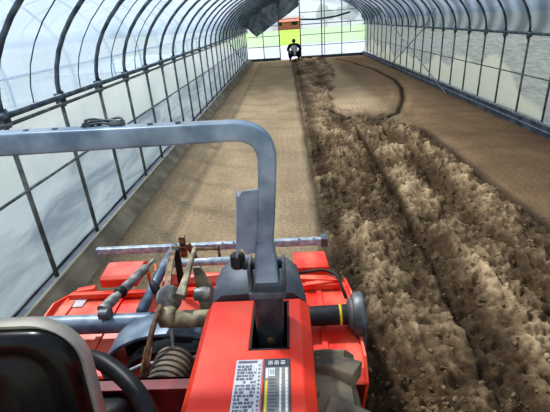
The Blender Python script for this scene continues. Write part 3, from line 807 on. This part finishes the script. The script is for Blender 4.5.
bm = B(); tube(bm, [(-.84, 1.36, .62), (-.74, 1.40, .64), (-.45, 1.40, .68)], .009, 8); TP('stay_rod', bm, 'pipe_light', True, 0, 'thin pale stay rod')
bm = B(); tube(bm, [(-.62, 1.55, .86), (-.575, 1.38, .72), (-.60, 1.30, .66)], .009, 8); TP('stay_rod', bm, 'grey_metal', True)
# drive-shaft bellows
bm = B(); lathe(bm, (-.585, 1.20, .675), (0, 1, -.12), sum([[(k*.034, .070), (k*.034+.004, .092), (k*.034+.024, .092), (k*.034+.028, .070)] for k in range(6)], []), 24); TP('shaft_boot', bm, paint('grey brown bellows', (96, 88, 76), (132, 120, 100), 12, .7), 'auto', 0, 'ribbed grey-brown drive shaft boot')

# ------------------------------------------------------------------ tiller
I = empty('rotary_tiller', (-.57, 1.9, 0), 'bright red rotary tiller with grey crossbar, hitched behind the tractor', 'tiller')
def IP(name, bm, m, smooth=False, bevel=0, label=None): return part(name, bm, m, I, smooth, bevel, label)
# hood: curved red sheet over the rotor
bm = B(); prof = [(1.46, .42), (1.50, .47), (1.60, .50), (1.80, .52), (2.02, .52), (2.16, .50), (2.26, .44), (2.32, .36)]
ring = [(y, z) for y, z in prof] + [(y-.006, z-.012) for y, z in prof[::-1]]
prism(bm, [(-1.50, y, z) for y, z in ring], (1.80, 0, 0)); hood = IP('rotor_hood', bm, 'red_tiller', False, 0, 'bright red rotor hood')
for xx in (-1.42, -1.12, -.45, .12):
    bm = B(); sweep(bm, [(xx, y, z+.006) for y, z in prof[1:-1]], rect(.03, .012), up=(0, 0, 1)); part('rib', bm, 'red_tiller', hood)
bm = B(); box(bm, -1.44, -1.34, 2.0, 2.11, .523, .526); part('sticker', bm, 'label_grey', hood, label='small white sticker')
for i_, xx in enumerate((-1.515, .30)):
    bm = B(); prism(bm, [(xx, 1.44, .43), (xx, 1.52, .53), (xx, 2.0, .56), (xx, 2.28, .46), (xx, 2.36, .30), (xx, 2.2, .12), (xx, 1.55, .10)], (.014, 0, 0)); IP('side_plate', bm, 'red_tiller', False, .002)
# folded ridge strips across the hood
bm = B(); obox(bm, (-.60, 2.10, .535), (1.72, .05, .035), (-12, 0, 0)); IP('hood_beam', bm, 'red_tiller', False, .006)
bm = B(); obox(bm, (-1.40, 2.19, .51), (.12, .06, .04), (-8, 0, 14)); IP('corner_cover', bm, 'red_tiller', False, .01)
# rear levelling flap
bm = B(); prism(bm, [(-1.48, 2.30, .40), (-1.48, 2.42, .30), (-1.48, 2.50, .10), (-1.48, 2.49, .10), (-1.48, 2.41, .29), (-1.48, 2.29, .385)], (1.74, 0, 0)); IP('rear_flap', bm, 'dark')
# raised covers
def cover(x0, x1, y0, y1, z, sl):
    bm = B(); prism(bm, [(x0, y0, z-.07), (x0, y0, z-.01), (x0, y0+.03, z+.005), (x0, y1-.05, z+.015), (x0, y1, z-.01), (x0, y1+.01, z-.07)], (x1-x0, 0, 0))
    for v in bm.verts:
        if v.co.x > (x0+x1)/2: v.co.x -= sl*(v.co.y-y0)
    IP('raised_cover', bm, 'red_tiller', False, .006)
cover(-1.29, -1.05, 2.18, 2.40, .60, -.05)
cover(-.03, .20, 2.22, 2.42, .60, .1)
cover(-.88, -.30, 2.16, 2.28, .56, 0)
bm = B(); obox(bm, (.10, 2.14, .56), (.30, .05, .03), (0, 0, -8)); obox(bm, (.14, 2.10, .545), (.20, .035, .045), (0, 0, 10)); IP('latch_bar', bm, 'red_tiller', False, .004)
bm = B(); tube(bm, rounded([(-.0, 2.18, .58), (.16, 2.18, .60), (.24, 2.12, .60), (.27, 1.95, .55)], .04), .009, 8); IP('guard_rod', bm, 'dark', True)
# main beam
bm = B(); tube(bm, [(-1.48, 1.72, .62), (-.80, 1.72, .62)], .052, 20); IP('main_beam', bm, 'beam_blue', 'auto', 0, 'worn blue-grey left main beam')
bm = B(); tube(bm, [(-.80, 1.72, .62), (-.10, 1.735, .60), (.27, 1.745, .60)], .053, 20); bR = IP('drive_beam', bm, 'dark', 'auto', 0, 'black right beam tube')
bm = B(); lathe(bm, (.205, 1.743, .60), (1, 0, 0), [(0, .0545), (0, .0555), (.014, .0555), (.014, .0545)], 24); part('ring', bm, 'yellow', bR, True, label='yellow ring on the black beam')
bm = B(); lathe(bm, (.25, 1.745, .60), (1, 0, 0), [(0, .060), (.012, .085), (.022, .085), (.028, .105), (.05, .118), (.075, .118), (.085, .108), (.085, .05)], 32)
ch = IP('chain_case', bm, 'housing', 'auto', 0, 'round grey-blue chain case head')
bm = B(); sweep(bm, [(.315, 1.74, .62), (.315, 1.73, .48), (.31, 1.80, .22)], rect(.17, .055, .02), up=(1, 0, 0), scales=[.9, 1, .9]); part('case_leg', bm, 'housing', ch, 'auto')
bm = B()
for k in range(8):
    a = k*PI/4+.2; lathe(bm, (.292, 1.745+.098*math.cos(a), .60+.098*math.sin(a)), (-1, 0, 0), [(0, .009), (.012, .009)], 6)
part('bolt', bm, 'bracket', ch)
# rear cross bar and second bar
bm = B(); sweep(bm, [(-1.43, 2.50, .625), (.20, 2.50, .625)], rect(.042, .05, .006)); rbx = IP('crossbar', bm, 'bar_steel', 'auto', 0, 'pale steel rear crossbar')
bm = B()
for x in (-.52, -.44, -.36, .02, .12): lathe(bm, (x, 2.49, .6505), (0, 0, 1), [(0, .008), (.001, .008)], 10)
part('bolt_hole', bm, 'dark', rbx)
bm = B(); box(bm, .17, .215, 2.46, 2.54, .60, .66); part('end_stop', bm, 'housing', rbx)
bm = B(); tube(bm, [(-.84, 2.22, .67), (-.30, 2.24, .66)], .026, 14); IP('upper_bar', bm, 'bar_steel', True)
bm = B(); tube(bm, [(-.85, 2.46, .655), (-.86, 2.2, .66), (-.86, 1.76, .66)], .030, 14); IP('draw_arm', bm, 'beam_blue', True, 0, 'sloping blue-grey draw arm')
bm = B(); tube(bm, [(-.20, 2.50, .62), (-.22, 2.28, .60), (-.24, 1.75, .60)], .026, 14); IP('draw_arm', bm, 'beam_blue', True)
# depth cylinder lying across the hood
a0, a1 = Vector((-.93, 2.24, .69)), Vector((-1.05, 1.72, .71)); d = (a1-a0).normalized(); Ln = (a1-a0).length
bm = B(); lathe(bm, a0, d, [(0, .012), (.10, .012), (.10, .028), (.34, .029), (.34, .024), (.42, .024), (.42, .030), (Ln, .030), (Ln, .012)], 16)
cy = IP('depth_rod', bm, 'grey_metal', 'auto', 0, 'dusty grey depth adjusting rod')
bm = B(); lathe(bm, a0+d*.345, d, [(0, .03), (.012, .037), (.03, .037), (.042, .03)], 18); part('collar', bm, 'dark', cy, 'auto', label='black collar on the grey rod')
bm = B(); lathe(bm, (-1.06, 1.70, .70), (1, 0, 0), [(0, .02), (.005, .028), (.05, .028), (.055, .02)], 14); box(bm, -1.05, -1.01, 1.70, 1.75, .62, .70); part('mount', bm, 'housing', cy)
bm = B(); obox(bm, (-.895, 2.16, .645), (.014, .09, .08), (0, 0, 18)); obox(bm, (-.94, 2.14, .645), (.014, .09, .08), (0, 0, 18)); IP('rod_lug', bm, 'orange', False, .003, 'orange lug holding the grey rod')
# pin lever by the mast top
bm = B(); tube(bm, [(-.84, 2.38, .70), (-.66, 2.36, .69), (-.52, 2.34, .69)], .010, 8); tube(bm, [(-.52, 2.34, .72), (-.52, 2.34, .62)], .009, 8)
IP('hitch_pin', bm, 'rust', True, 0, 'rusty hitch pin handle')
bm = B(); prism(bm, [(-.80, 2.40, .60), (-.76, 2.40, .60), (-.75, 2.38, .77), (-.79, 2.38, .77)], (0, .03, 0)); prism(bm, [(-.72, 2.38, .60), (-.685, 2.38, .60), (-.70, 2.30, .76), (-.725, 2.30, .76)], (0, .03, 0)); IP('mast', bm, 'rust', False, .003)
bm = B(); prism(bm, [(-.735, 2.05, .58), (-.70, 2.05, .58), (-.695, 2.06, .86), (-.73, 2.06, .86)], (0, .03, 0)); IP('mast', bm, 'dark', False, .003)
bm = B(); prism(bm, [(-.55, 1.80, .56), (-.42, 1.80, .56), (-.47, 1.85, .72), (-.53, 1.86, .86), (-.57, 1.86, .86)], (0, .02, 0)); IP('mast', bm, 'tan_metal', False, .003)
# gear case arch in front of the hood
bm = B(); cx, cz = -.63, .47
arc = [(cx-.37+.02, .40)]+[(cx-.37*math.cos(a), cz+.27*math.sin(a)) for a in [R(10+8*k) for k in range(21)]]+[(cx+.35, .40)]
sweep(bm, [(x, 1.56, z) for x, z in arc], rect(.018, .17, .004), up=(0, 1, 0)); IP('gear_guard', bm, 'beam_blue', 'auto', 0, 'arched blue-grey gear guard')
arc2 = [(cx-.27*math.cos(a), cz-.02+.19*math.sin(a)) for a in [R(8*k) for k in range(24)]]
bm = B(); sweep(bm, [(x, 1.52, z) for x, z in arc2], rect(.014, .08, .004), up=(0, 1, 0)); IP('inner_guard', bm, 'housing', 'auto')
bm = B(); box(bm, -.92, -.32, 1.60, 1.68, .30, .62); lathe(bm, (-.60, 1.5, .52), (0, 1, 0), [(0, .10), (.03, .13), (.12, .14)], 20); IP('gear_case', bm, 'dark', False, .01)
# rotor with curved tines under the hood
bm = B(); tube(bm, [(-1.46, 1.85, .24), (.28, 1.85, .24)], .035, 10); rt = IP('rotor', bm, 'dark', True)
for k in range(24):
    a = k*2.4; x = -1.42+k*.073; ca, sa = math.cos(a), math.sin(a)
    bm = B(); sweep(bm, [(x, 1.85+.03*ca, .24+.03*sa), (x, 1.85+.15*ca, .24+.15*sa), (x+.03*(1 if k % 2 else -1), 1.85+.19*math.cos(a+.25), .24+.19*math.sin(a+.25))], rect(.03, .008), up=(1, 0, 0)); part('tine', bm, 'rust', rt)

# ------------------------------------------------------------------ person crouching at the doorway
def skin_obj(name, verts, edges, radii, mat, parent, root=0):
    me = bpy.data.meshes.new(name); me.from_pydata(verts, edges, []); me.materials.append(M[mat])
    o = bpy.data.objects.new(name, me); COL.objects.link(o)
    sk = o.modifiers.new('skin', 'SKIN'); sk.use_smooth_shade = True
    for i, r_ in enumerate(radii):
        rr = r_ if isinstance(r_, tuple) else (r_, r_)
        me.skin_vertices[0].data[i].radius = rr; me.skin_vertices[0].data[i].use_root = (i == root)
    s = o.modifiers.new('sub', 'SUBSURF'); s.levels = 1; s.render_levels = 2
    if parent: o.parent = parent
    return o
PX, PY = .40, 23.3
Pn = empty('person', (PX, PY, 0.01), 'person crouching in the far doorway, dark sleeves, white top and navy trousers', 'person')
# facing -Y (toward the tractor); squatting, forearms on the knees
body = [(a*1.25, b, c*.93) for a, b, c in [(0, .16, .34), (0, .10, .52), (0, .02, .72), (0, -.02, .82), (0, -.05, .90), (0, -.07, 1.0),     # 0 pelvis 1 waist 2 chest 3 shoulders 4 neck 5 head
        (-.19, .0, .78), (-.27, -.06, .56), (-.20, -.26, .48), (-.15, -.33, .44),                           # left arm 6-9
        (.19, .0, .78), (.28, -.08, .57), (.18, -.27, .50), (.12, -.34, .50),                               # right arm 10-13
        (-.11, .12, .32), (-.19, -.24, .46), (-.17, -.12, .09), (-.18, -.28, .03),                          # left leg 14-17
        (.11, .12, .32), (.20, -.22, .46), (.18, -.08, .09), (.19, -.25, .03)]]
edges = [(0, 1), (1, 2), (2, 3), (3, 4), (4, 5), (3, 6), (6, 7), (7, 8), (8, 9), (3, 10), (10, 11), (11, 12), (12, 13), (0, 14), (14, 15), (15, 16), (16, 17), (0, 18), (18, 19), (19, 20), (20, 21)]
rad = [.13, .12, (.16, .11), (.12, .09), .05, .085, .06, .045, .035, .03, .06, .045, .035, .03, .09, .07, .045, .035, .09, .07, .045, .035]
skin_obj('body', body, edges, rad, 'skin', Pn)
def sub(name, ids, es, rs, mat): 
    vs = [body[i] for i in ids]; return skin_obj(name, vs, es, rs, mat, Pn)
sub('trousers', [0, 1, 14, 15, 16, 18, 19, 20], [(0, 1), (0, 2), (2, 3), (3, 4), (0, 5), (5, 6), (6, 7)], [.17, .15, .14, .12, .10, .14, .12, .10], 'navy')['label'] = 'navy trousers'
sub('jacket', [3, 2, 6, 7, 8, 10, 11, 12], [(0, 1), (0, 2), (2, 3), (3, 4), (0, 5), (5, 6), (6, 7)], [(.16, .11), (.19, .13), .10, .08, .06, .10, .08, .06], 'black_cloth')['label'] = 'black sleeves and jacket'
v = skin_obj('white_top', [(0, -.05, .44), (0, -.11, .61), (0, -.12, .76)], [(0, 1), (1, 2)], [(.17, .16), (.21, .18), (.15, .12)], 'white_cloth', Pn); v['label'] = 'white shirt front'
v = skin_obj('towel', [(.06, -.16, .70), (.03, -.28, .46), (.02, -.30, .22)], [(0, 1), (1, 2)], [.06, .08, .07], 'white_cloth', Pn); v['label'] = 'white cloth hanging between the knees'
bm = B(); bmesh.ops.create_uvsphere(bm, u_segments=16, v_segments=10, radius=.100)
for v in bm.verts: v.co = Vector((v.co.x*.92, v.co.y+.0, v.co.z*1.05)) + Vector((0, -.045, .968))
obj('hair', bm, 'hair', Pn, True)
for nm, c, r_ in (('nose', (0, -.160, .925), .018), ('ear', (-.088, -.07, .925), .022), ('ear', (.088, -.07, .925), .022), ('eye', (-.034, -.148, .94), .011), ('eye', (.034, -.148, .94), .011)):
    bm = B(); bmesh.ops.create_icosphere(bm, subdivisions=2, radius=r_)
    for v in bm.verts: v.co += Vector(c)
    obj(nm, bm, 'hair' if nm == 'eye' else 'skin', Pn, True)
for hx, hy, hz, nm in ((-.19, -.35, .41, 1), (.15, -.36, .465, -1)):
    bm = B(); obox(bm, (hx, hy, hz), (.075, .08, .03))
    for k in range(4): tube(bm, [(hx-.03+.02*k, hy-.035, hz), (hx-.031+.021*k, hy-.09+.006*abs(k-1.5), hz-.01), (hx-.03+.02*k, hy-.105+.006*abs(k-1.5), hz-.035)], .009, 6)
    tube(bm, [(hx+.034*nm, hy+.02, hz), (hx+.056*nm, hy-.02, hz-.005), (hx+.05*nm, hy-.05, hz-.02)], .010, 6)
    obj('hand', bm, 'skin', Pn, True, .006)
for sx in (-.23, .24):
    bm = B(); obox(bm, (sx, -.21, .035), (.10, .27, .08)); obj('boot', bm, 'dark', Pn, True, .03)

# ------------------------------------------------------------------ light, sky, camera
w = bpy.data.worlds.new('World'); S.world = w; w.use_nodes = True
N = w.node_tree.nodes; L = w.node_tree.links; N.clear()
tc = N.new('ShaderNodeTexCoord'); sx = N.new('ShaderNodeSeparateXYZ'); L.new(tc.outputs['Generated'], sx.inputs[0])
rp = N.new('ShaderNodeValToRGB'); e = rp.color_ramp.elements
e[0].position = 0; e[0].color = lin((226, 234, 236)); e[1].position = .75; e[1].color = lin((180, 203, 238))
L.new(sx.outputs['Z'], rp.inputs[0])
nz = N.new('ShaderNodeTexNoise'); nz.inputs['Scale'].default_value = 2.2; nz.inputs['Detail'].default_value = 6; L.new(tc.outputs['Generated'], nz.inputs[0])
cr = N.new('ShaderNodeMapRange'); cr.inputs[1].default_value = .42; cr.inputs[2].default_value = .62; L.new(nz.outputs['Fac'], cr.inputs[0])
mx = N.new('ShaderNodeMixRGB'); mx.inputs[2].default_value = lin((240, 244, 248)); L.new(cr.outputs[0], mx.inputs[0]); L.new(rp.outputs[0], mx.inputs[1])
bg = N.new('ShaderNodeBackground'); bg.inputs[1].default_value = 1.35; L.new(mx.outputs[0], bg.inputs[0])
wo = N.new('ShaderNodeOutputWorld'); L.new(bg.outputs[0], wo.inputs[0])
sun = bpy.data.lights.new('sun', 'SUN'); sun.energy = 5.0; sun.angle = R(4); sun.color = (1, .96, .9)
so = bpy.data.objects.new('sun', sun); COL.objects.link(so)
so.rotation_euler = Vector((.45, -.50, -1)).to_track_quat('-Z', 'Y').to_euler()

cam = bpy.data.cameras.new('camera'); co = bpy.data.objects.new('camera', cam); COL.objects.link(co)
cam.sensor_width = 36; cam.sensor_fit = 'HORIZONTAL'; cam.lens = 408.066/550*36; cam.clip_start = .02; cam.clip_end = 500
A = ((0.9975037, -0.0516746, -0.048125), (0.0222725, -0.4164955, 0.9088649), (-0.0670090, -0.9076680, -0.4143050))
Rm = Matrix(((A[0][0], -A[0][1], -A[0][2]), (A[1][0], -A[1][1], -A[1][2]), (A[2][0], -A[2][1], -A[2][2])))
co.matrix_world = Matrix.Translation((0, 0, 2.05)) @ Rm.to_4x4()
S.camera = co
S.view_settings.view_transform = 'Standard'; S.view_settings.look = 'Medium High Contrast'; S.view_settings.exposure = -.28
S.cycles.max_bounces = 8; S.cycles.transparent_max_bounces = 12; S.cycles.transmission_bounces = 6; S.cycles.diffuse_bounces = 4
S.cycles.use_denoising = True; S.cycles.sample_clamp_indirect = 6
